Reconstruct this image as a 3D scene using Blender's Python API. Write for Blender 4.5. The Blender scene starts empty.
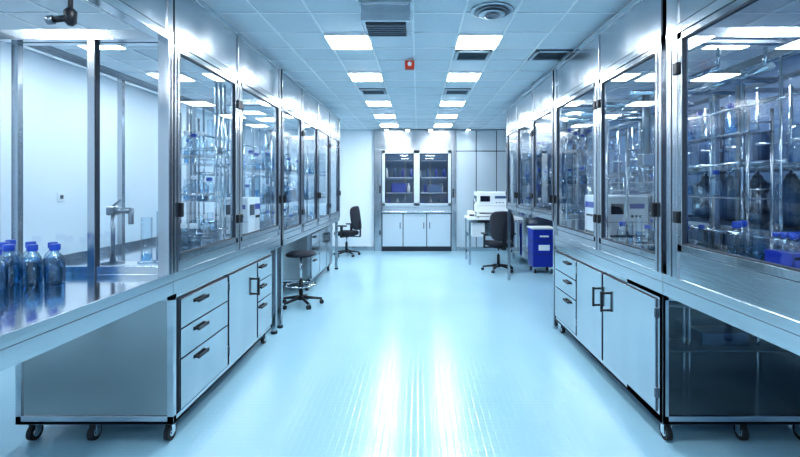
import bpy, bmesh, math, random
from mathutils import Vector, Matrix
random.seed(4)
scene = bpy.context.scene
try:
    scene.view_settings.view_transform = 'Standard'
    scene.view_settings.look = 'Medium High Contrast'
except Exception as e: print('look', e)

# ------------------------------------------------------------------ materials
def newmat(name):
    m = bpy.data.materials.new(name); m.use_nodes = True
    nt = m.node_tree
    for n in list(nt.nodes): nt.nodes.remove(n)
    out = nt.nodes.new('ShaderNodeOutputMaterial')
    return m, nt, out
def principled(name, col, rough=0.5, metal=0.0, noise=0.0, nscale=(8,8,8), rvar=0.0, emis=None, coat=0.0, bump=0.0, spec=0.5):
    m, nt, out = newmat(name)
    p = nt.nodes.new('ShaderNodeBsdfPrincipled')
    nt.links.new(p.outputs[0], out.inputs[0])
    p.inputs['Base Color'].default_value = (*col, 1)
    p.inputs['Roughness'].default_value = rough
    p.inputs['Metallic'].default_value = metal
    p.inputs['Specular IOR Level'].default_value = spec
    p.inputs['Coat Weight'].default_value = coat
    if emis:
        p.inputs['Emission Color'].default_value = (*emis[0], 1)
        p.inputs['Emission Strength'].default_value = emis[1]
    tc = nt.nodes.new('ShaderNodeTexCoord'); mp = nt.nodes.new('ShaderNodeMapping')
    mp.inputs['Scale'].default_value = nscale
    nz = nt.nodes.new('ShaderNodeTexNoise'); nz.inputs['Scale'].default_value = 1.0; nz.inputs['Detail'].default_value = 3
    nt.links.new(tc.outputs['Object'], mp.inputs[0]); nt.links.new(mp.outputs[0], nz.inputs[0])
    if noise > 0:
        mx = nt.nodes.new('ShaderNodeMix'); mx.data_type = 'RGBA'
        mx.inputs[6].default_value = (*[c*(1-noise) for c in col], 1)
        mx.inputs[7].default_value = (*[min(1, c*(1+noise)) for c in col], 1)
        nt.links.new(nz.outputs[0], mx.inputs[0]); nt.links.new(mx.outputs[2], p.inputs['Base Color'])
    if rvar > 0:
        mr = nt.nodes.new('ShaderNodeMapRange')
        mr.inputs['From Min'].default_value = 0.3; mr.inputs['From Max'].default_value = 0.7
        mr.inputs['To Min'].default_value = max(0.02, rough-rvar); mr.inputs['To Max'].default_value = rough+rvar
        nt.links.new(nz.outputs[0], mr.inputs[0]); nt.links.new(mr.outputs[0], p.inputs['Roughness'])
    if bump > 0:
        b = nt.nodes.new('ShaderNodeBump'); b.inputs['Strength'].default_value = bump; b.inputs['Distance'].default_value = 0.01
        nt.links.new(nz.outputs[0], b.inputs['Height']); nt.links.new(b.outputs[0], p.inputs['Normal'])
    return m
def glassmat(name, tint, f0=0.05, rough=0.0, edge=1.0, power=5.0, gcol=(1,1,1), rim=None):
    m, nt, out = newmat(name)
    tr = nt.nodes.new('ShaderNodeBsdfTransparent'); tr.inputs[0].default_value = (*tint, 1)
    gl = nt.nodes.new('ShaderNodeBsdfGlossy'); gl.inputs[0].default_value = (*gcol, 1); gl.inputs['Roughness'].default_value = rough
    lw = nt.nodes.new('ShaderNodeLayerWeight'); lw.inputs[0].default_value = 0.5
    pw = nt.nodes.new('ShaderNodeMath'); pw.operation = 'POWER'; pw.inputs[1].default_value = power
    mu = nt.nodes.new('ShaderNodeMath'); mu.operation = 'MULTIPLY_ADD'; mu.inputs[1].default_value = (1-f0)*edge; mu.inputs[2].default_value = f0
    mx = nt.nodes.new('ShaderNodeMixShader')
    nt.links.new(lw.outputs['Facing'], pw.inputs[0]); nt.links.new(pw.outputs[0], mu.inputs[0])
    nt.links.new(mu.outputs[0], mx.inputs[0]); nt.links.new(tr.outputs[0], mx.inputs[1]); nt.links.new(gl.outputs[0], mx.inputs[2])
    if rim:   # more glass to look through at grazing angle -> deeper tint
        p2 = nt.nodes.new('ShaderNodeMath'); p2.operation='POWER'; p2.inputs[1].default_value = 2.2
        cm = nt.nodes.new('ShaderNodeMix'); cm.data_type='RGBA'
        cm.inputs[6].default_value=(*tint,1); cm.inputs[7].default_value=(*rim,1)
        nt.links.new(lw.outputs['Facing'], p2.inputs[0]); nt.links.new(p2.outputs[0], cm.inputs[0]); nt.links.new(cm.outputs[2], tr.inputs[0])
    nt.links.new(mx.outputs[0], out.inputs[0])
    return m
STEEL = principled('brushed_steel', (0.54,0.565,0.60), 0.19, 1.0, 0.16, (5,5,0.5), 0.05, bump=0.25)
STEELH = principled('brushed_steel_horizontal', (0.64,0.67,0.70), 0.17, 1.0, 0.10, (0.9,0.9,9), 0.03, bump=0.2)
STEELD = principled('dull_steel', (0.25,0.28,0.32), 0.30, 1.0, 0.10, (5,5,1), 0.03)
STEELE = principled('end_panel_steel', (0.47,0.475,0.47), 0.20, 1.0, 0.16, (0.6,0.6,1.6), 0.05, bump=0.5)
TOP = principled('worktop_steel', (0.64,0.67,0.71), 0.13, 1.0, 0.04, (1.5,1.5,1.5), 0.02)
PANEL = principled('satin_steel_panel', (0.58,0.61,0.64), 0.15, 1.0, 0.16, (4,4,0.7), 0.04, bump=0.5)
PAINTED = principled('light_painted_steel', (0.56,0.65,0.72), 0.35, 0.4, 0.03, (1,1,1))
BLACK = principled('black_plastic', (0.012,0.014,0.02), 0.4)
FABRIC = principled('black_fabric', (0.018,0.022,0.035), 0.75, 0, 0.3, (90,90,90), bump=0.2)
RUBBER = principled('rubber', (0.02,0.022,0.026), 0.6)
CHROME = principled('chrome', (0.75,0.80,0.85), 0.10, 1.0)
WHITE = principled('white_plastic', (0.80,0.86,0.9), 0.35)
BLUE = principled('blue_plastic', (0.010,0.035,0.36), 0.35)
BLUEC = principled('blue_cap', (0.012,0.07,0.45), 0.3)
RED = principled('red_plastic', (0.7,0.06,0.02), 0.4)
GASKET = principled('dark_gasket', (0.03,0.04,0.06), 0.5)
SCREEN = principled('dark_screen', (0.01,0.015,0.03), 0.08)
BROWN = principled('amber_plastic', (0.25,0.08,0.03), 0.4)
DARKIN = principled('dark_interior', (0.10,0.12,0.13), 0.2, 0.85, 0.3, (1.5,1.5,3))
BLUESTEEL = principled('blue_grey_paint', (0.07,0.14,0.28), 0.35, 0.5, 0.15, (5,5,5))
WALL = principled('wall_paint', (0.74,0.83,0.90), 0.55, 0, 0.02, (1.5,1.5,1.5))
WALLR = principled('wall_darkened_blue', (0.10,0.19,0.34), 0.4, 0, 0.05, (1.5,1.5,1.5))  # darkness and reflections of the right side are put into this wall colour
CEIL = principled('ceiling_tile', (0.63,0.71,0.77), 0.6, 0, 0.04, (30,30,30))
GRID = principled('ceiling_tbar', (0.82,0.87,0.91), 0.4)
GLASS = glassmat('clear_pane', (0.87,0.93,0.97), 0.08)
BGLASS = glassmat('bottle_glass', (0.90,0.96,0.99), 0.06, 0.02, 0.7, 3.0, (0.95,0.98,1), rim=(0.14,0.27,0.42))
LIQ = glassmat('blue_liquid', (0.56,0.80,0.95), 0.04, 0.04, 0.4, 3, (0.8,0.9,1), rim=(0.14,0.40,0.70))
DGLASS = glassmat('smoked_pane', (0.68,0.74,0.77), 0.14)
LAMP = principled('led_panel', (1,1,1), 0.5, emis=((0.90,0.955,1.0), 41.0))
LAMP2 = principled('led_strip', (1,1,1), 0.5, emis=((0.90,0.955,1.0), 12.0))
def floor_mat():
    m, nt, out = newmat('epoxy_floor')
    p = nt.nodes.new('ShaderNodeBsdfPrincipled'); nt.links.new(p.outputs[0], out.inputs[0])
    tc = nt.nodes.new('ShaderNodeTexCoord')
    n1 = nt.nodes.new('ShaderNodeTexNoise'); n1.inputs['Scale'].default_value = 1.2; n1.inputs['Detail'].default_value = 5
    nt.links.new(tc.outputs['Object'], n1.inputs[0])
    mx = nt.nodes.new('ShaderNodeMix'); mx.data_type='RGBA'
    mx.inputs[6].default_value = (0.34,0.58,0.71,1); mx.inputs[7].default_value = (0.41,0.65,0.77,1)
    nt.links.new(n1.outputs[0], mx.inputs[0]); nt.links.new(mx.outputs[2], p.inputs['Base Color'])
    p.inputs['Roughness'].default_value = 0.16
    p.inputs['Specular IOR Level'].default_value = 0.6
    br = nt.nodes.new('ShaderNodeTexBrick'); br.offset = 0; br.inputs['Scale'].default_value = 1
    br.inputs['Brick Width'].default_value = 0.045; br.inputs['Row Height'].default_value = 0.045; br.inputs['Mortar Size'].default_value = 0.006
    br.inputs['Mortar Smooth'].default_value = 1.0
    br.inputs['Color1'].default_value = (1,1,1,1); br.inputs['Color2'].default_value = (1,1,1,1); br.inputs['Mortar'].default_value=(0,0,0,1)
    nt.links.new(tc.outputs['Object'], br.inputs[0])
    b = nt.nodes.new('ShaderNodeBump'); b.inputs['Strength'].default_value = 0.14; b.inputs['Distance'].default_value = 0.004
    nt.links.new(br.outputs['Color'], b.inputs['Height']); nt.links.new(b.outputs[0], p.inputs['Normal'])
    return m
FLOOR = floor_mat()

# ------------------------------------------------------------------ builder
class B:
    def __init__(s): s.bm = bmesh.new(); s.mats = []
    def mi(s, m):
        if m not in s.mats: s.mats.append(m)
        return s.mats.index(m)
    def box(s, x0,x1,y0,y1,z0,z1, m, bev=0.0, seg=2, rot=None):
        if x0>x1: x0,x1=x1,x0
        if y0>y1: y0,y1=y1,y0
        if z0>z1: z0,z1=z1,z0
        c = Vector(((x0+x1)/2,(y0+y1)/2,(z0+z1)/2))
        M = Matrix.Translation(c)
        if rot is not None: M = M @ rot
        M = M @ Matrix.Diagonal((x1-x0,y1-y0,z1-z0,1))
        r = bmesh.ops.create_cube(s.bm, size=1, matrix=M)
        fs = set(f for v in r['verts'] for f in v.link_faces)
        if bev > 0:
            es = list(set(e for v in r['verts'] for e in v.link_edges))
            rr = bmesh.ops.bevel(s.bm, geom=es, offset=bev, segments=seg, affect='EDGES', profile=0.5)
            fs = set(rr['faces']) | set(f for f in fs if f.is_valid)
            for f in list(fs):
                if f.is_valid:
                    for v in f.verts:
                        for g in v.link_faces: fs.add(g)
        i = s.mi(m)
        for f in fs:
            if f.is_valid: f.material_index = i
    def cyl(s, p0, p1, r, m, r2=None, seg=12):
        p0=Vector(p0); p1=Vector(p1); d=p1-p0; L=d.length
        if L<1e-6: return
        M = Matrix.Translation((p0+p1)/2) @ d.to_track_quat('Z','Y').to_matrix().to_4x4()
        rr = bmesh.ops.create_cone(s.bm, cap_ends=True, segments=seg, radius1=r, radius2=r if r2 is None else r2, depth=L, matrix=M)
        i=s.mi(m)
        for f in set(f for v in rr['verts'] for f in v.link_faces):
            f.material_index=i; f.smooth = len(f.verts)==4
    def lathe(s, prof, c, m, seg=16, M=None):
        c=Vector(c); rings=[]
        for r,z in prof:
            ring=[]
            for k in range(seg):
                a=2*math.pi*k/seg
                p=Vector((r*math.cos(a), r*math.sin(a), z))
                if M is not None: p = M @ p
                ring.append(s.bm.verts.new(c+p))
            rings.append(ring)
        i=s.mi(m)
        for a,b in zip(rings,rings[1:]):
            for k in range(seg):
                f=s.bm.faces.new((a[k],a[(k+1)%seg],b[(k+1)%seg],b[k])); f.material_index=i; f.smooth=True
        for ring,fl in ((rings[0],True),(rings[-1],False)):
            f=s.bm.faces.new(ring[::-1] if fl else ring); f.material_index=i
    def pad(s, c, a, b_, h, m, e=0.5, curve=0.0, M=None, nu=24, nv=12):
        c=Vector(c); i=s.mi(m)
        def sp(v,p): return math.copysign(abs(v)**p, v)
        rows=[]
        for jv in range(nv+1):
            v=-math.pi/2+math.pi*jv/nv; row=[]
            for k in range(nu):
                u=2*math.pi*k/nu
                x=a*sp(math.cos(v),e)*sp(math.cos(u),e); y=b_*sp(math.cos(v),e)*sp(math.sin(u),e); z=h*sp(math.sin(v),e)
                z+=curve*(x/a)**2
                p=Vector((x,y,z))
                if M is not None: p=M@p
                row.append(s.bm.verts.new(c+p))
            rows.append(row)
        for r0,r1 in zip(rows,rows[1:]):
            for k in range(nu):
                f=s.bm.faces.new((r0[k],r0[(k+1)%nu],r1[(k+1)%nu],r1[k])); f.material_index=i; f.smooth=True
    def quad(s, pts, m):
        f=s.bm.faces.new([s.bm.verts.new(p) for p in pts]); f.material_index=s.mi(m)
    def pane_x(s, x, y0,y1,z0,z1, m): s.quad([(x,y0,z0),(x,y1,z0),(x,y1,z1),(x,y0,z1)], m)
    def pane_y(s, y, x0,x1,z0,z1, m): s.quad([(x0,y,z0),(x1,y,z0),(x1,y,z1),(x0,y,z1)], m)
    def done(s, name, loc=None, rotz=0.0, bevel=0.0):
        vs=[v.co for v in s.bm.verts]
        if loc is None:
            mn=Vector((min(v.x for v in vs),min(v.y for v in vs),min(v.z for v in vs)))
            mxx=Vector((max(v.x for v in vs),max(v.y for v in vs),max(v.z for v in vs)))
            o=Vector(((mn.x+mxx.x)/2,(mn.y+mxx.y)/2,mn.z))
            bmesh.ops.translate(s.bm, verts=s.bm.verts, vec=-o)
        else: o=Vector(loc)
        me=bpy.data.meshes.new(name); s.bm.to_mesh(me); s.bm.free()
        for m in s.mats: me.materials.append(m)
        ob=bpy.data.objects.new(name, me); scene.collection.objects.link(ob)
        ob.location=o; ob.rotation_euler=(0,0,rotz)
        if bevel>0:
            md=ob.modifiers.new('bev','BEVEL'); md.width=bevel; md.segments=2; md.limit_method='ANGLE'; md.angle_limit=math.radians(60)
        return ob
def slab(name,x0,x1,y0,y1,z0,z1,m):
    b=B(); b.box(x0,x1,y0,y1,z0,z1,m); return b.done(name)

# ------------------------------------------------------------------ room shell
CH=2.95; XW=3.9; YB=11.0; YR=-2.2
slab('floor',-XW,XW,YR,14.0,-0.1,0.0,FLOOR)
slab('ceiling',-XW,XW,YR,14.0,CH,CH+0.1,CEIL)
slab('wall_left',-XW-0.1,-XW,YR,14.0,0,CH,WALL)
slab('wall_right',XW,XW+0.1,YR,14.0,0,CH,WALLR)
slab('wall_rear',-XW,XW,YR-0.1,YR,0,CH,WALL)
b=B()
hx0,hx1,hz0,hz1=-0.80,0.74,1.12,2.36
b.box(-XW,hx0,YB,YB+0.12,0,CH,WALL); b.box(hx1,XW,YB,YB+0.12,0,CH,WALL)
b.box(hx0,hx1,YB,YB+0.12,0,hz0,WALL); b.box(hx0,hx1,YB,YB+0.12,hz1,CH,WALL)
b.done('wall_back')
slab('wall_far_room',-XW,XW,13.9,14.0,0,CH,WALLR)
for s,n in ((-1,'left'),(1,'right')):
    slab('baseboard_'+n, s*XW, s*(XW-0.02), YR,YB,0,0.1,PANEL)
slab('baseboard_back',-XW,-1.06,YB-0.02,YB,0,0.1,PANEL)

PX,PY=0.4,0.45
gx=[-0.84+PX*k for k in range(-7,12)]; gy=[3.975+PY*k for k in range(-13,16)]
b=B()
for x in gx:
    if abs(x)<XW: b.box(x-0.008,x+0.008,YR,YB,CH-0.010,CH-0.0005,GRID)
for y in gy:
    if YR<y<YB: b.box(-XW,XW,y-0.008,y+0.008,CH-0.008,CH-0.0005,GRID)
b.done('ceiling_grid')
rows=[-0.75,1.5,4.2,5.55,7.35,8.7,10.05]
def led(x,y):
    b=B()
    b.box(x-0.2,x+0.2,y-0.2,y+0.2,CH-0.022,CH-0.001,GRID)
    b.box(x-0.185,x+0.185,y-0.185,y+0.185,CH-0.028,CH-0.02,LAMP)
    b.done('ceiling_light_panel')
for y in rows:
    for x in (-0.64,0.56): led(x,y)
for y in (-0.75,1.5,4.2,5.55,7.35,9.15):
    for x in (-3.04,2.96): led(x,y)
for x in (-0.6,0.6): led(x,12.4)
def vent(x,y,w=0.36,d=0.34):
    b=B()
    z=CH-0.012
    b.box(x-w/2,x+w/2,y-d/2,y+d/2,z-0.002,z+0.011,GASKET)
    for (a0,a1,c0,c1) in ((-w/2,w/2,-d/2,-d/2+0.03),(-w/2,w/2,d/2-0.03,d/2),(-w/2,-w/2+0.03,-d/2,d/2),(w/2-0.03,w/2,-d/2,d/2)):
        b.box(x+a0,x+a1,y+c0,y+c1,z-0.012,z,PAINTED)
    n=6
    for k in range(n):
        yy=y-d/2+0.05+(d-0.1)*k/(n-1)
        b.box(x-w/2+0.03,x+w/2-0.03,yy-0.011,yy+0.011,z-0.008,z-0.004,STEELD, rot=Matrix.Rotation(0.5,4,'X'))
    b.done('air_vent')
vent(1.36,4.65); vent(0.56,4.65); vent(-0.64,6.45); vent(-2.24,5.1); vent(0.56,6.45)
b=B()
b.box(-0.42,-0.06,3.30,3.62,2.80,CH-0.001,STEEL,0.006)
b.box(-0.39,-0.09,3.33,3.59,2.792,2.802,GASKET)
for k in range(6): b.box(-0.39,-0.09,3.35+k*0.045,3.365+k*0.045,2.784,2.795,STEELD)
b.box(-0.44,-0.04,3.28,3.64,2.93,CH-0.0005,PANEL)
b.done('air_supply_unit')
b=B()
for r0,z in ((0.155,0.0),(0.125,-0.014),(0.09,-0.028),(0.05,-0.04)):
    b.lathe([(r0*0.4,z-0.004),(r0,z-0.012),(r0+0.012,z-0.008),(r0*0.6,z)],(0.57,3.47,CH-0.002),STEELD if r0 in(0.125,0.05) else PAINTED,28)
b.done('round_air_diffuser')
b=B(); b.box(-0.14,-0.04,4.82,4.9,CH-0.10,CH-0.012,RED,0.01); b.cyl((-0.09,4.82,CH-0.055),(-0.09,4.80,CH-0.055),0.022,WHITE)
b.box(-0.125,-0.055,4.83,4.89,CH-0.015,CH-0.001,WHITE); b.done('fire_alarm')
for x in (-0.75,-0.25,0.3,1.2):
    b=B(); b.cyl((x,10.72,CH-0.035),(x,10.72,CH-0.001),0.06,STEEL,seg=20); b.cyl((x,10.72,CH-0.042),(x,10.72,CH-0.03),0.042,LAMP2,seg=20)
    o=b.done('recessed_downlight')
    l=bpy.data.lights.new('downlight_bulb','SPOT'); l.energy=14; l.spot_size=math.radians(95); l.spot_blend=0.8; l.color=(0.9,0.96,1); l.shadow_soft_size=0.04
    lo=bpy.data.objects.new('downlight_bulb',l); scene.collection.objects.link(lo); lo.parent=o; lo.location=(0,0,-0.01)

# ------------------------------------------------------------------ hardware
def caster(b,x,y,top=0.13,r=0.05):
    b.cyl((x-0.016,y,r),(x+0.016,y,r),r,RUBBER,seg=18)
    b.cyl((x-0.018,y,r),(x+0.018,y,r),r*0.55,CHROME,seg=14)
    b.box(x-0.026,x-0.020,y-0.02,y+0.02,r-0.01,top-0.012,CHROME)
    b.box(x+0.020,x+0.026,y-0.02,y+0.02,r-0.01,top-0.012,CHROME)
    b.box(x-0.035,x+0.035,y-0.035,y+0.035,top-0.015,top,CHROME)
def hbar(b,s,xf,y,z,L,vert=False,m=BLACK):
    o=-s
    if vert:
        b.box(xf+o*0.035,xf+o*0.050,y-0.008,y+0.008,z-L/2,z+L/2,m)
        for q in (-1,1): b.box(xf,xf+o*0.04,y-0.008,y+0.008,z+q*(L/2-0.012)-0.008,z+q*(L/2-0.012)+0.008,m)
    else:
        b.box(xf+o*0.014,xf+o*0.022,y-L/2,y+L/2,z-0.012,z+0.012,m)
        for q in (-1,1): b.box(xf,xf+o*0.018,y+q*(L/2-0.012)-0.008,y+q*(L/2-0.012)+0.008,z-0.008,z+0.008,m)

def lower_cab(s, y0,y1, sections, glazed_end=False, name='storage_cabinet', depth=0.97, x0=1.5, top=0.93):
    b=B(); xf=s*x0; xb=s*(x0+depth); bz=0.13
    ys = y0+0.45 if glazed_end else y0
    xi=s*(x0+0.018)
    b.box(xi,xb,ys+0.012,y1,bz+0.02,top,STEEL)
    for yy in (y0,y1-0.035): b.box(xf,s*(x0+0.04),yy,yy+0.035,bz,top,STEELH)
    b.box(xf,s*(x0+0.04),y0,y1,bz,bz+0.045,STEELH); b.box(xf,s*(x0+0.04),y0,y1,top-0.03,top,STEELH)
    b.box(xf,xb,y0,y1,bz-0.001,bz+0.02,STEELD)
    b.box(xb-s*0.035,xb,y0,y0+0.035,bz,top,STEELH)
    b.box(xf,xb,y0,y0+0.03,bz,bz+0.05,STEELH); b.box(xf,xb,y0,y0+0.03,top-0.04,top,STEELH)
    if glazed_end:
        b.box(xf,s*(x0+0.02),y0,ys+0.02,bz,top,STEEL)
        b.box(xb-s*0.02,xb,y0,ys+0.02,bz,top,DARKIN)
        b.box(xi,xb,ys-0.01,ys+0.012,bz,top,DARKIN)
        b.box(xi,xb,y0+0.02,ys,bz+0.02,bz+0.025,DARKIN)
        a=s*(x0+0.04); c=xb-s*0.035
        b.box(a,c,y0+0.20,ys,0.50,0.512,STEELD)
        for k,f in enumerate((0.30,0.34,0.86)):
            xx=a+(c-a)*f; b.cyl((xx,y0+0.3,bz+0.02),(xx,y0+0.3,0.9),0.012,STEEL)
        b.box(a+(c-a)*0.42,a+(c-a)*0.78,y0+0.28,ys,0.512,0.60,BLUESTEEL,0.005)
        b.cyl((a,y0+0.30,0.80),(c,y0+0.30,0.72),0.014,STEEL)
        b.pane_y(y0+0.012,a,c,bz+0.05,top-0.04,DGLASS)
    else:
        b.box(s*(x0+0.035),xb-s*0.03,y0+0.010,y0+0.020,bz+0.04,top-0.03,STEELE)
    for ya,yb,kind,hs in sections:
        g=0.006
        def pn(za,zb,m=PANEL):
            b.box(s*(x0-0.002),s*(x0+0.022),ya-0.001,yb+0.001,za-0.006,zb+0.006,GASKET)
            b.box(s*(x0-0.014),s*(x0+0.022),ya+g,yb-g,za,zb,m)
        if kind=='door':
            pn(bz+0.055,top-0.045)
            if hs: 
                yh = ya+0.07 if hs<0 else yb-0.07
                hbar(b,s,s*(x0-0.012),yh,0.68,0.16,True)
            for q in (0.3,0.8): b.box(s*(x0-0.018),s*x0,(yb if hs<0 else ya)-0.008,(yb if hs<0 else ya)+0.008,q-0.03,q+0.03,STEELD)
        elif kind.startswith('dr'):
            n=int(kind[2:]); zs=[bz+0.055]; H=top-0.045-zs[0]
            fr={2:[0.5,0.5],3:[0.46,0.27,0.27],4:[0.25]*4}[n]
            for f in fr: zs.append(zs[-1]+H*f)
            for za,zb in zip(zs,zs[1:]):
                pn(za+0.004,zb-0.004); hbar(b,s,s*(x0-0.012),(ya+yb)/2-0.08,zb-0.06,0.15)
    for xx in (x0+0.06,x0+depth*0.55,x0+depth-0.06):
        for yy in (y0+0.07,y1-0.07): caster(b,s*xx,yy)
    return b.done(name,bevel=0.002)

lower_cab(-1,2.76,4.62,[(2.82,3.52,'dr3',0),(3.54,4.16,'door',1),(4.18,4.58,'dr3',0)])
lower_cab(1,2.76,4.93,[(2.82,3.62,'door',1),(3.64,4.22,'door',-1),(4.24,4.88,'dr3',0)],glazed_end=True)
lower_cab(-1,6.75,8.5,[(6.8,7.35,'dr3',0),(7.37,7.9,'door',1),(7.92,8.45,'door',-1)],x0=1.62,depth=0.8,top=0.90)

def workbench(s,y0,y1,depth,legs=True,x0=1.5,name='workbench',zt=1.06,th=0.13,shelf=False,topm=None):
    b=B(); xf=s*x0; xb=s*(x0+depth)
    b.box(xf,xb,y0,y1,zt-0.025,zt,topm or TOP)
    b.box(xf-s*0.004,xf+s*0.035,y0,y1,zt-th,zt+0.001,STEELH)
    b.box(xf-s*0.006,xf,y0,y1,zt-th*0.42,zt-th*0.42+0.004,GASKET)
    b.box(xb,xb-s*0.035,y0,y1,zt-th,zt-0.02,STEELH)
    b.box(xf,xb,y0,y0+0.03,zt-th,zt-0.02,STEELH); b.box(xf,xb,y1-0.03,y1,zt-th,zt-0.02,STEELH)
    if legs:
        for xx in (x0+0.05,x0+depth-0.05):
            for yy in (y0+0.05,y1-0.05) if legs is True else legs:
                b.box(s*xx-0.025,s*xx+0.025,yy-0.025,yy+0.025,0.02,zt-0.025,STEEL)
                b.cyl((s*xx,yy,0),(s*xx,yy,0.03),0.035,BLACK)
    if shelf: b.box(xf+s*0.03,xb-s*0.03,y0+0.03,y1-0.03,0.30,0.33,STEELH)
    return b.done(name,bevel=0.002)
workbench(-1,0.85,2.75,1.75,legs=(0.9,))
workbench(-1,2.755,4.9,1.05,legs=(4.85,))
workbench(1,0.85,2.75,1.75,legs=(0.9,))
workbench(1,2.755,4.93,1.05,legs=False)
workbench(-1,5.0,8.6,1.0,zt=0.98,th=0.06,shelf=False)
def enclosure(s, ys, zb, zg0, zg1=2.47, ztop=2.88, depth=1.0, x0=1.5, near='glass', far='glass', feet=0, deck=None, openfront=False, back=True, name='glass_enclosure', post=0.05, mids=True):
    b=B(); xf=s*x0; xb=s*(x0+depth); y0,y1=ys[0],ys[-1]
    b.box(xf,s*(x0+0.05),y0,y1,zg1+0.03,ztop,STEEL)
    b.box(xf-s*0.012,s*(x0+0.06),y0,y1,zg1,zg1+0.05,STEELH)
    b.box(xf-s*0.008,s*(x0+0.06),y0,y1,ztop-0.04,ztop,STEELH)
    b.box(xf-s*0.003,xf,y0,y1,zg1+0.052,zg1+0.060,GASKET)
    b.box(xf,xb,y0,y0+0.05,zg1,zg1+0.05,STEELH)
    b.box(xf,xb,y1-0.05,y1,zg1,zg1+0.06,STEELH)
    b.box(xb-s*0.05,xb,y0,y1,zg1,zg1+0.06,STEELH)
    for y in ys[1:-1]: b.box(xf-s*0.003,xf+s*0.01,y-0.005,y+0.005,zg1+0.05,ztop-0.04,GASKET)
    if not openfront: b.box(xf,s*(x0+0.06),y0,y1,zb,zg0,STEELH)
    for y in ys:
        yy=min(max(y,y0+post/2),y1-post/2)
        if openfront and y!=y1: continue
        b.box(xf-s*0.010,s*(x0+0.055),yy-post/2,yy+post/2,zb,ztop,STEEL)
        b.box(xf-s*0.012,xf,yy-0.005,yy+0.005,zb,zg1,GASKET)
        b.box(xb-s*0.04,xb,yy-0.02,yy+0.02,zb,zg1,STEEL)
    b.box(xb-s*0.03,xb,y0,y1,zb,zb+0.05,STEELH)
    if back:
        b.box(xb-s*0.03,xb,y0,y1,1.72,1.75,STEEL)
    if not openfront:
        for j,(a,c) in enumerate(zip(ys,ys[1:])):
            if post>0.1: c-=post/2-0.004; 
            a+=post/2+0.004; c-=post/2+0.004
            w=0.038
            b.box(xf-s*0.002,s*(x0+0.02),a-0.004,c+0.004,zg0,zg0+0.008,GASKET)
            b.box(xf-s*0.002,s*(x0+0.02),a-0.006,a,zg0,zg1,GASKET); b.box(xf-s*0.002,s*(x0+0.02),c,c+0.006,zg0,zg1,GASKET)
            b.box(xf-s*0.006,s*(x0+0.03),a,a+w,zg0+0.006,zg1-0.004,PANEL); b.box(xf-s*0.006,s*(x0+0.03),c-w,c,zg0+0.006,zg1-0.004,PANEL)
            b.box(xf-s*0.006,s*(x0+0.03),a,c,zg0+0.006,zg0+0.006+w,PANEL); b.box(xf-s*0.006,s*(x0+0.03),a,c,zg1-w,zg1-0.004,PANEL)
            b.box(xf-s*0.004,s*(x0+0.02),a+w,a+w+0.009,zg0+w,zg1-w,GASKET); b.box(xf-s*0.004,s*(x0+0.02),c-w-0.009,c-w,zg0+w,zg1-w,GASKET)
            b.box(xf-s*0.004,s*(x0+0.02),a+w,c-w,zg1-w-0.009,zg1-w,GASKET); b.box(xf-s*0.004,s*(x0+0.02),a+w,c-w,zg0+w+0.006,zg0+w+0.014,GASKET)
            b.pane_x(s*(x0+0.012),a+w,c-w,zg0+w,zg1-w,GLASS)
            hz=(zg0+0.2,zg1-0.2)
            hside = a-0.004 if j%2 else c+0.004
            oside = c-0.02 if j%2 else a+0.02
            for z in hz: 
                b.box(xf-s*0.022,xf-s*0.004,hside-0.022,hside+0.022,z-0.035,z+0.035,BLACK,0.005)
            b.box(xf-s*0.035,xf-s*0.004,oside-0.013,oside+0.013,1.40,1.49,BLACK,0.006)
    for yy,kind in ((y0+0.02,near),(y1-0.02,far)):
        if kind=='glass':
            b.pane_y(yy,s*(x0+0.05),xb-s*0.04,zb+0.04,zg1,GLASS)
            b.box(xf,xb,yy-0.015,yy+0.015,zb,zb+0.05,STEELH)
            if mids:
                xm=s*(x0+depth*0.43); b.box(xm-0.022,xm+0.022,yy-0.018,yy+0.018,zb,zg1,STEEL)
                b.box(xm+0.022,xm+0.030,yy-0.018,yy+0.018,zb,zg1,GASKET)
    if feet:
        for yy in (y0+0.03,y1-0.03):
            for xx in (xf+s*0.03,xb-s*0.03): b.box(xx-0.022,xx+0.022,yy-0.022,yy+0.022,0,zb,STEEL)
    if deck: b.box(xf+s*0.05,xb-s*0.03,y0+0.02,y1-0.02,deck-0.02,deck,TOP)
    return b.done(name,bevel=0.002)
enclosure(-1,[0.9,2.74],1.06,1.06,openfront=True,near=None,far='glass',depth=1.08,back=False)
enclosure(-1,[2.76,3.76,4.9],1.06,1.12,near=None,far='glass',back=False)
enclosure(-1,[4.95,5.85,6.75,7.65,8.6],0.985,1.05,near=None)
DK=1.19
enclosure(1,[0.9,2.70],1.061,1.215,near=None,far=None,depth=1.2,deck=DK,post=0.11,back=False)
enclosure(1,[2.76,3.75,4.93],1.061,1.12,near=None,post=0.07)
enclosure(1,[4.98,5.9,6.8,7.6],1.2,1.26,near=None,feet=1)

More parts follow.
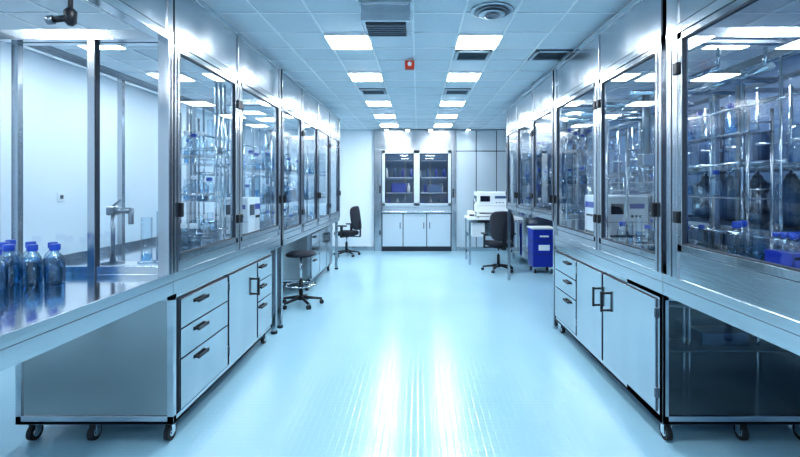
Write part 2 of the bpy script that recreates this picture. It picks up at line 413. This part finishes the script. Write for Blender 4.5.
b=B()
b.box(2.2,2.9,8.9,10.84,0.08,0.95,STEEL); b.box(2.2,2.9,8.9,10.84,2.3,2.88,STEEL)
for yy in (8.9,9.85,10.79): b.box(2.2,2.25,yy,yy+0.05,0.95,2.3,STEEL)
b.box(2.85,2.9,8.9,10.84,0.95,2.3,BLUESTEEL); b.box(2.22,2.88,8.95,10.79,1.6,1.62,STEELD)
b.pane_x(2.22,8.95,9.85,0.95,2.3,GLASS); b.pane_x(2.22,9.9,10.79,0.95,2.3,GLASS)
for k in range(7): b.lathe([(0.06,0),(0.06,0.2),(0.02,0.26),(0.02,0.3)],(2.45,9.1+0.25*k,1.62 if k%2 else 0.95),BLUE if k%3==0 else BGLASS,12)
for yy in (8.95,9.9): b.box(2.19,2.2,yy,yy+0.88,0.14,0.9,PANEL)
for yy in (9,10.75):
    for xx in (2.25,2.85): b.cyl((xx,yy,0),(xx,yy,0.09),0.03,BLACK)
b.done('glazed_storage_cabinet',bevel=0.002)

# ------------------------------------------------------------------ back wall unit
b=B(); Y=10.86
b.box(-1.05,-0.87,Y,YB-0.001,0,CH-0.02,STEEL); b.box(0.80,0.92,Y,YB-0.001,0,CH-0.02,STEEL)
b.box(-0.87,0.80,Y,YB-0.001,2.44,CH-0.02,STEEL); b.box(-1.05,0.92,Y-0.01,YB-0.001,2.43,2.48,STEELH)
b.box(-0.87,0.80,Y+0.02,YB-0.001,0.95,1.10,STEELH); b.box(-0.87,0.80,Y-0.06,YB-0.001,0.93,0.965,STEELH)
b.box(-0.88,-0.865,Y-0.012,Y,0,2.43,GASKET); b.box(0.795,0.81,Y-0.012,Y,0,2.43,GASKET); b.box(-1.058,-1.05,Y,YB-0.001,0,CH-0.02,GASKET)
for a,c in ((-0.865,-0.03),(-0.03,0.795)):
    b.box(a,a+0.075,Y-0.01,YB-0.001,1.10,2.44,PAINTED); b.box(c-0.075,c,Y-0.01,YB-0.001,1.10,2.44,PAINTED)
    b.box(a,c,Y-0.01,YB-0.001,1.10,1.165,PAINTED); b.box(a,c,Y-0.01,YB-0.001,2.36,2.44,PAINTED)
    b.box(a+0.07,a+0.092,Y-0.015,Y+0.04,1.165,2.36,BLACK); b.box(c-0.092,c-0.07,Y-0.015,Y+0.04,1.165,2.36,BLACK)
    b.box(a+0.07,c-0.07,Y-0.015,Y+0.04,1.165,1.185,BLACK); b.box(a+0.07,c-0.07,Y-0.015,Y+0.04,2.34,2.36,BLACK)
    b.pane_y(Y+0.02,a+0.08,c-0.08,1.17,2.355,GLASS)
b.box(-0.865,0.795,Y+0.01,YB-0.001,0.06,0.93,GASKET)
for k,(a,c) in enumerate(((-0.855,-0.37),(-0.35,0.20),(0.22,0.785))):
    b.box(a,c,Y-0.02,Y+0.012,0.12,0.91,PAINTED); hx=c-0.06 if k!=2 else a+0.06
    b.box(hx-0.008,hx+0.008,Y-0.05,Y-0.035,0.55,0.7,BLACK); b.box(hx-0.008,hx+0.008,Y-0.04,Y-0.02,0.55,0.565,BLACK); b.box(hx-0.008,hx+0.008,Y-0.04,Y-0.02,0.685,0.7,BLACK)
b.box(-0.87,0.80,Y+0.04,YB-0.001,0,0.07,GASKET)
b.box(-0.93,-0.90,Y-0.02,Y,1.4,1.58,BLACK); b.box(0.835,0.865,Y-0.02,Y,1.3,1.5,BLACK); b.box(-0.93,-0.90,Y-0.02,Y,0.4,0.5,BLACK)
b.done('window_1',bevel=0.003)
b=B()
for a,c in ((0.93,1.40),(1.42,1.89),(1.91,2.19)):
    b.box(a,c,Y+0.03,YB-0.001,0.1,2.41,PAINTED); b.box(a,c,Y+0.03,YB-0.001,2.43,CH-0.02,PAINTED)
b.box(0.93,2.19,Y+0.04,YB-0.001,0,CH-0.03,GASKET); b.box(0.93,2.19,Y+0.02,YB-0.001,0,0.1,STEELH)
b.box(1.34,1.36,Y-0.01,Y+0.03,0.95,1.25,BLACK)
b.done('steel_wall_panel',bevel=0.003)
b=B()
for z in (0.9,1.35,1.8,2.3): b.box(-1.2,1.1,13.3,13.8,z,z+0.03,STEEL)
for x in (-1.2,-0.4,0.35,1.07): 
    for y in (13.3,13.77): b.box(x,x+0.03,y,y+0.03,0,2.5,STEELD)
for k in range(26):
    x=-1.1+k*0.082; z=(0.93,1.38,1.83)[k%3]
    b.lathe([(0.045,0),(0.045,0.18),(0.02,0.23),(0.02,0.27)],(x,13.45,z),(BLUE,BLUESTEEL,WHITE,BLUE)[k%4],10)
b.box(-0.75,-0.35,13.2,13.5,1.38,1.65,BLUE); b.box(0.3,0.7,13.2,13.5,1.38,1.6,BLUESTEEL)
b.done('supply_shelving')

# ------------------------------------------------------------------ lab ware
def bottle_into(b,x,y,z,r=0.045,h=0.2,liq=0.5,cap=BLUEC):
    b.lathe([(r*0.92,0),(r,0.008),(r,h*0.58),(r*0.85,h*0.68),(r*0.42,h*0.78),(r*0.4,h*0.86)],(x,y,z),BGLASS,18)
    if liq: b.lathe([(r*0.9,0.004),(r*0.93,0.01),(r*0.93,h*liq),(r*0.5,h*liq+0.001)],(x,y,z),LIQ,18)
    b.lathe([(r*0.52,h*0.84),(r*0.55,h*0.86),(r*0.55,h*0.98),(r*0.48,h)],(x,y,z),cap,18)
def bottle(x,y,z,**k):
    b=B(); bottle_into(b,x,y,z,**k); return b.done('reagent_bottle')
def flask_into(b,x,y,z,r=0.06,h=0.18,liq=0.2):
    b.lathe([(r*0.9,0),(r,0.01),(r*0.95,0.03),(r*0.3,h*0.72),(r*0.28,h*0.95),(r*0.36,h)],(x,y,z),BGLASS,18)
    if liq: b.lathe([(r*0.85,0.004),(r*0.92,0.012),(r*0.9,0.03),(r*0.68,h*liq+0.02)],(x,y,z),LIQ,18)
def cylg_into(b,x,y,z,r=0.025,h=0.3,liq=0):
    b.lathe([(r*1.6,0),(r*1.6,0.012),(r,0.02),(r,h),(r*1.15,h+0.004)],(x,y,z),BGLASS,14)
    if liq: b.lathe([(r*0.9,0.02),(r*0.9,h*liq)],(x,y,z),LIQ,12)
for x,y,r,h in ((-2.00,2.48,.046,.215),(-2.10,2.45,.046,.215),(-2.20,2.42,.048,.22),(-2.11,2.60,.042,.21),(-2.22,2.58,.045,.215),(-2.32,2.52,.048,.22),(-2.16,2.30,.048,.215),(-2.38,2.63,.045,.22)):
    bottle(x,y,1.06,r=r,h=h,liq=0.56)
b=B()
b.lathe([(0.07,0),(0.07,0.012),(0.02,0.02),(0.016,0.05)],(-2.02,2.98,1.075),STEELD)
b.cyl((-2.02,2.98,1.08),(-2.02,2.98,1.42),0.013,STEELD); b.cyl((-2.05,2.98,1.43),(-1.90,2.98,1.43),0.020,STEELD)
b.cyl((-1.90,2.98,1.445),(-1.90,2.98,1.34),0.016,STEELD); b.box(-2.05,-1.99,2.95,3.01,1.40,1.46,STEELD,0.01)
b.cyl((-2.02,2.98,1.46),(-1.97,2.98,1.50),0.008,STEELD)
b.box(-2.10,-1.66,2.86,3.10,1.0605,1.078,WHITE,0.004)
b.done('laboratory_faucet')
for x,y,r,h in ((-1.81,3.0,.034,.30),(-1.72,3.02,.030,.34)):
    b=B(); cylg_into(b,x,y,1.079,r=r,h=h,liq=0.2); b.done('measuring_cylinder')
def rack(x0,x1,y0,y1,z0,levels,H,name='glassware_rack',dens=0.11,blue=0.3,posts=STEEL,k=1.0):
    b=B()
    if H>0.1:
        for x in (x0,x1):
            for y in (y0,y1): b.cyl((x,y,z0),(x,y,z0+H),0.010,posts)
    for z in levels:
        zz=z0+z
        b.box(x0-0.01,x1+0.01,y0-0.01,y1+0.01,zz-0.008,zz,posts) if z>0.02 else b.box(x0-0.01,x1+0.01,y0-0.01,y1+0.01,zz,zz+0.008,posts)
        if H>0.1:
            for y in (y0,y1): b.cyl((x0,y,zz+0.06),(x1,y,zz+0.06),0.005,posts)
        y=y0+0.06
        while y<y1-0.04:
            x=x0+0.06
            while x<x1-0.04:
                t=random.random(); z2=zz+0.008
                jx=x+random.uniform(-.01,.01)
                if t<0.38: bottle_into(b,jx,y,z2,r=0.038*k,h=random.uniform(.15,.2)*k,liq=0.5 if random.random()<blue else 0,cap=BLUEC if random.random()<.6 else WHITE)
                elif t<0.65: flask_into(b,jx,y,z2,r=0.046*k,h=random.uniform(.14,.18)*k,liq=0.3 if random.random()<blue else 0)
                elif t<0.92: cylg_into(b,jx,y,z2,r=0.020*k,h=random.uniform(.18,.26)*k,liq=0.5 if random.random()<blue else 0)
                x+=dens
            y+=dens
    return b.done(name)
rack(-1.86,-1.60,3.14,3.62,1.06,[0.0],0.02,dens=0.13,blue=0.15,k=1.3)
rack(-2.10,-1.72,3.90,4.15,1.06,[0.0,0.40,0.80],1.30,dens=0.14,blue=0.2,k=1.25)
rack(-2.35,-1.95,4.45,4.82,1.06,[0.0,0.38,0.75],1.25,dens=0.15,blue=0.4,k=1.25)
def manifold(x,y0,y1,z0,z1,n,name='pipe_manifold',m=CHROME):
    b=B()
    for k in range(n):
        y=y0+(y1-y0)*k/(n-1); b.cyl((x,y,z0),(x,y,z1),0.011,m,seg=10)
        if k%2: 
            zz=z0+(z1-z0)*(0.35+0.3*random.random()); b.cyl((x,y,zz-0.03),(x,y,zz+0.03),0.022,STEELD); b.cyl((x,y,zz),(x-0.05*math.copysign(1,x),y,zz),0.01,m)
    for z in (z0+(z1-z0)*f for f in (0.12,0.5,0.8)): b.cyl((x,y0-0.05,z),(x,y1+0.05,z),0.013,m,seg=10)
    b.done(name)
manifold(-1.66,3.70,3.86,1.06,2.46,3)
manifold(-2.43,5.1,8.4,0.98,2.46,12)
rack(-2.2,-1.7,5.2,6.6,0.98,[0.0,0.4,0.8],1.25,dens=0.19,blue=0.5,k=1.3)
rack(-2.2,-1.7,6.9,8.4,0.98,[0.0,0.4,0.8],1.25,dens=0.22,blue=0.5,k=1.3)
def device(x0,x1,y0,y1,z0,z1,name='benchtop_analyzer',body=WHITE,accent=BLUE,s=1):
    b=B(); b.box(x0,x1,y0,y1,z0+0.02,z1,body,0.012)
    for x in (x0+0.03,x1-0.03):
        for y in (y0+0.03,y1-0.03): b.cyl((x,y,z0),(x,y,z0+0.03),0.015,BLACK)
    H=z1-z0
    xf=x0 if s>0 else x1; o=-0.008*s; w=y1-y0
    b.box(xf+o,xf-o,y0+w*.12,y0+w*.45,z0+H*.6,z0+H*.84,SCREEN); b.box(xf+o,xf-o,y0+w*.55,y0+w*.92,z0+H*.72,z0+H*.85,accent)
    b.box(xf+o*.8,xf-o,y0+w*.08,y0+w*.92,z0+H*.14,z0+H*.20,STEELD)
    for k in range(3): b.cyl((xf-0.002*s,y0+w*(.62+.1*k),z0+H*.55),(xf-0.014*s,y0+w*(.62+.1*k),z0+H*.55),0.012,BLACK)
    w=x1-x0
    b.box(x0+w*.10,x0+w*.40,y0-0.008,y0+0.008,z0+H*.62,z0+H*.84,SCREEN); b.box(x0+w*.55,x0+w*.9,y0-0.008,y0+0.008,z0+H*.74,z0+H*.84,accent)
    b.box(x0+w*.08,x0+w*.92,y0-0.006,y0+0.008,z0+H*.14,z0+H*.19,STEELD); b.box(x0+w*.02,x0+w*.98,y0-0.002,y0+0.008,z0+H*.45,z0+H*.46,STEELD)
    for k in range(3): b.cyl((x0+w*(.60+.1*k),y0-.002,z0+H*.58),(x0+w*(.60+.1*k),y0-.014,z0+H*.58),0.012,BLACK)
    return b.done(name)
device(-1.86,-1.60,4.24,4.56,1.06,1.48,s=-1) 
device(1.72,2.10,4.10,4.65,1.06,1.50)
rack(1.68,2.1,3.62,4.0,1.06,[0.0,0.5],1.0,dens=0.14,blue=0.4,k=1.25)
rack(2.2,2.36,3.0,4.7,1.06,[0.0,0.45,0.9],1.05,dens=0.18,blue=0.3,k=1.1)
rack(1.7,2.3,5.15,7.4,1.2,[0.0,0.4,0.8],1.15,dens=0.22,blue=0.8,k=1.3)
manifold(2.42,3.0,4.8,1.06,2.46,6)
b=B()
for y in (3.0,3.4,3.9,4.4,4.8): b.cyl((1.6,y,2.30),(2.38,y,2.30),0.02,CHROME)
b.cyl((1.9,2.8,2.34),(1.9,4.85,2.34),0.025,CHROME); b.cyl((2.2,2.8,2.34),(2.2,4.85,2.34),0.025,CHROME)
b.cyl((1.75,3.45,1.80),(1.75,3.45,2.32),0.03,STEELD); b.box(1.70,1.80,3.40,3.50,1.74,1.84,STEEL,0.01)
for y in (2.85,4.85):
    for x in (1.9,2.2): b.cyl((x,y,2.34),(x,y,2.47),0.012,CHROME)
b.done('overhead_gantry')
for x,y in ((1.70,2.40),(1.79,2.48)): bottle(x,y,DK,r=0.042,h=0.215,liq=0.35)
b=B(); flask_into(b,1.90,2.52,DK,r=0.055,h=0.25,liq=0.25); b.done('erlenmeyer_flask')
b=B(); cylg_into(b,2.03,2.55,DK,r=0.03,h=0.42,liq=0.2); b.done('measuring_cylinder')
b=B()
x0,x1,y0,y1=1.68,2.04,2.02,2.18
b.box(x0,x1,y0,y1,DK,DK+0.015,BLUE); b.box(x0,x1,y0,y1,DK+0.085,DK+0.10,BLUE); b.box(x0,x1,y0,y0+0.006,DK,DK+0.07,BLUE)
for x in (x0,x1-0.01): b.box(x,x+0.01,y0,y1,DK,DK+0.10,BLUE)
for i in range(9):
    for j in range(3):
        xx=x0+0.03+i*0.0375; yy=y0+0.03+j*0.05
        b.cyl((xx,yy,DK+.016),(xx,yy,DK+.165),0.013,BGLASS,seg=10); b.cyl((xx,yy,DK+.017),(xx,yy,DK+.13),0.0115,LIQ,seg=10); b.cyl((xx,yy,DK+.163),(xx,yy,DK+.185),0.0145,BLUEC,seg=10)
b.done('test_tube_rack')
b=B()
b.box(2.10,2.28,2.20,2.36,DK,DK+.015,BLACK,0.004); b.cyl((2.12,2.32,DK+.01),(2.12,2.32,1.95),0.009,CHROME)
for z in (1.46,1.62): b.cyl((2.12,2.32,z),(2.04,2.28,z),0.012,BLACK); b.box(1.99,2.05,2.25,2.31,z-0.04,z+0.04,BLACK,0.006)
b.cyl((2.02,2.28,1.36),(2.02,2.28,1.70),0.014,BGLASS); b.cyl((2.02,2.28,1.38),(2.02,2.28,1.43),0.022,BROWN); b.cyl((2.02,2.28,1.52),(2.02,2.28,1.56),0.03,BLACK)
b.done('burette_stand')
def skid(x0,x1,y0,y1,name='process_skid',n=6):
    b=B()
    for x in (x0,x1):
        for y in (y0,(y0+y1)/2,y1): b.box(x-.025,x+.025,y-.025,y+.025,0,2.5,STEELD)
    for z in (0.3,1.2,1.75,2.45):
        for x in (x0,x1): b.box(x-.02,x+.02,y0,y1,z-.02,z+.02,STEEL)
        for y in (y0,(y0+y1)/2,y1): b.box(x0,x1,y-.02,y+.02,z-.02,z+.02,STEEL)
    for z in (1.2,1.75): b.box(x0,x1,y0,y1,z+.02,z+.03,BLUESTEEL)
    for k in range(n):
        y=y0+0.2+(y1-y0-0.4)*k/(n-1); xm=(x0+x1)/2
        b.lathe([(0.05,0),(0.13,0.05),(0.13,0.36),(0.05,0.42),(0.03,0.47)],(xm,y,1.23),STEEL if k%2 else BLUESTEEL,16)
        b.cyl((xm,y,1.6),(xm,y,2.45),0.015,CHROME); b.cyl((xm,y,1.95),(x0,y,1.95),0.012,CHROME)
        b.box(x0+0.05,x1-0.05,y-0.12,y+0.12,0.32,0.75,BLUESTEEL,0.01)
        b.lathe([(0.07,0),(0.07,0.25),(0.03,0.3)],(x0+0.12,y+0.1,1.78),BGLASS if k%2 else BLUESTEEL,12)
    b.done(name)
skid(2.9,3.5,2.9,5.2); skid(2.9,3.5,5.5,8.4)
b=B(); b.box(-XW,-XW+0.012,4.86,4.96,1.42,1.52,WHITE,0.003); b.box(-XW+0.012,-XW+0.016,4.89,4.93,1.45,1.49,GASKET); b.done('wall_outlet')
b=B()
b.cyl((-1.56,2.02,2.37),(-1.56,2.02,2.46),0.010,BLACK); b.lathe([(0.010,-0.035),(0.024,-0.02),(0.026,0.03),(0.012,0.045)],(-1.56,2.02,2.35),BLACK,14)
b.cyl((-1.56,2.02,2.35),(-1.62,2.00,2.335),0.014,BLACK); b.cyl((-1.62,2.00,2.335),(-1.645,1.995,2.33),0.020,STEELD)
b.box(-1.60,-1.52,1.97,2.07,2.455,2.469,BLACK)
b.done('inspection_camera')

# ------------------------------------------------------------------ chairs
def star_base(b,r=0.29):
    b.cyl((0,0,0.07),(0,0,0.13),0.035,BLACK)
    for k in range(5):
        a=2*math.pi*k/5+0.3; dx,dy=math.cos(a),math.sin(a)
        b.cyl((0,0,0.11),(dx*r,dy*r,0.07),0.024,BLACK,r2=0.015,seg=10)
        b.cyl((dx*r,dy*r,0.045),(dx*r,dy*r,0.08),0.008,CHROME,seg=8)
        px,py=-dy,dx
        for q in (-1,1): b.cyl((dx*r+px*0.008*q,dy*r+py*0.008*q,0.028),(dx*r+px*0.024*q,dy*r+py*0.024*q,0.028),0.028,BLACK,seg=14)
def office_chair(x,y,rz,sh=0.5):
    b=B(); star_base(b)
    b.cyl((0,0,0.12),(0,0,0.30),0.028,BLACK); b.cyl((0,0,0.3),(0,0,sh-0.06),0.016,CHROME)
    b.box(-0.11,0.11,-0.10,0.12,sh-0.07,sh-0.04,BLACK,0.01)
    b.pad((0,0,sh),0.25,0.24,0.05,FABRIC,0.45,0.02)
    M=Matrix.Rotation(math.radians(82),4,'X')
    b.pad((0,-0.27,sh+0.36),0.23,0.27,0.04,FABRIC,0.5,-0.06,M=M)
    b.box(-0.035,0.035,-0.345,-0.325,sh-0.05,sh+0.3,BLACK,0.008); b.box(-0.035,0.035,-0.34,-0.05,sh-0.07,sh-0.05,BLACK,0.006)
    for s in (-1,1):
        b.box(s*0.27-0.014,s*0.27+0.014,-0.03,0.03,sh-0.05,sh+0.18,BLACK,0.006); b.box(s*0.29,s*0.1,-0.025,0.025,sh-0.065,sh-0.045,BLACK)
        b.box(s*0.27-0.035,s*0.27+0.035,-0.13,0.13,sh+0.18,sh+0.21,BLACK,0.012)
    b.done('office_chair',loc=(x,y,0),rotz=rz)
office_chair(1.50,8.40,math.radians(8))
office_chair(-1.62,10.2,math.radians(75))
b=B(); star_base(b,0.27)
b.cyl((0,0,0.12),(0,0,0.34),0.026,BLACK); b.cyl((0,0,0.3),(0,0,0.66),0.015,CHROME)
for k in range(24):
    a0=2*math.pi*k/24; a1=2*math.pi*(k+1)/24
    b.cyl((0.19*math.cos(a0),0.19*math.sin(a0),0.27),(0.19*math.cos(a1),0.19*math.sin(a1),0.27),0.009,CHROME,seg=8)
for a in (0,2.09,4.19): b.cyl((0,0,0.25),(0.19*math.cos(a),0.19*math.sin(a),0.27),0.008,CHROME,seg=8)
b.pad((0,0,0.68),0.19,0.19,0.035,FABRIC,0.7)
b.done('lab_stool',loc=(-1.56,6.0,0))

# ------------------------------------------------------------------ right desk etc
b=B()
b.box(1.0,2.1,9.0,9.75,0.90,0.94,WHITE,0.004)
for x in (1.04,2.06):
    for y in (9.04,9.71): b.box(x-.022,x+.022,y-.022,y+.022,0.0,0.90,PANEL)
    b.box(x-.018,x+.018,9.04,9.71,0.15,0.19,PANEL)
b.box(1.02,2.08,9.70,9.73,0.5,0.9,PANEL); b.box(1.05,2.05,9.05,9.07,0.84,0.9,PANEL); b.box(1.10,1.35,9.1,9.6,0.55,0.88,WHITE,0.005)
b.done('white_desk')
device(1.20,1.86,9.15,9.65,0.94,1.46,name='laboratory_instrument',accent=BLUESTEEL)
b=B(); b.box(1.04,1.16,9.2,9.5,0.94,1.06,WHITE,0.01); b.box(1.05,1.15,9.19,9.2,0.97,1.0,SCREEN); b.done('label_printer')
b=B()
x0,x1,y0,y1=2.07,2.47,8.1,8.5
b.box(x0,x1,y0,y1,0.12,0.80,BLUE,0.012); b.box(x0-0.01,x1+0.01,y0-0.01,y1+0.01,0.80,0.83,WHITE,0.006)
for z in (0.35,0.58): b.box(x0-.003,x1+.003,y0-.003,y1,z-.004,z+.004,GASKET)
b.box(x0+.12,x1-.12,y0-.02,y0,0.66,0.69,WHITE); b.box(x0+.1,x1-.1,y0-.004,y0,0.42,0.52,WHITE)
for xx in (x0+.05,x1-.05):
    for yy in (y0+.05,y1-.05): caster(b,xx,yy,0.12,0.04)
b.done('blue_equipment_trolley')

# ------------------------------------------------------------------ world + camera
w=bpy.data.worlds.new('world'); scene.world=w; w.use_nodes=True
w.node_tree.nodes['Background'].inputs[0].default_value=(0.6,0.8,1,1); w.node_tree.nodes['Background'].inputs[1].default_value=0.5
cam=bpy.data.cameras.new('camera'); co=bpy.data.objects.new('camera',cam); scene.collection.objects.link(co)
co.location=(0,0,1.6); co.rotation_euler=(math.radians(90),0,0)
cam.sensor_width=36; cam.lens=20.25; cam.shift_x=-0.0225; cam.shift_y=-0.0544; cam.clip_start=0.05
scene.camera=co
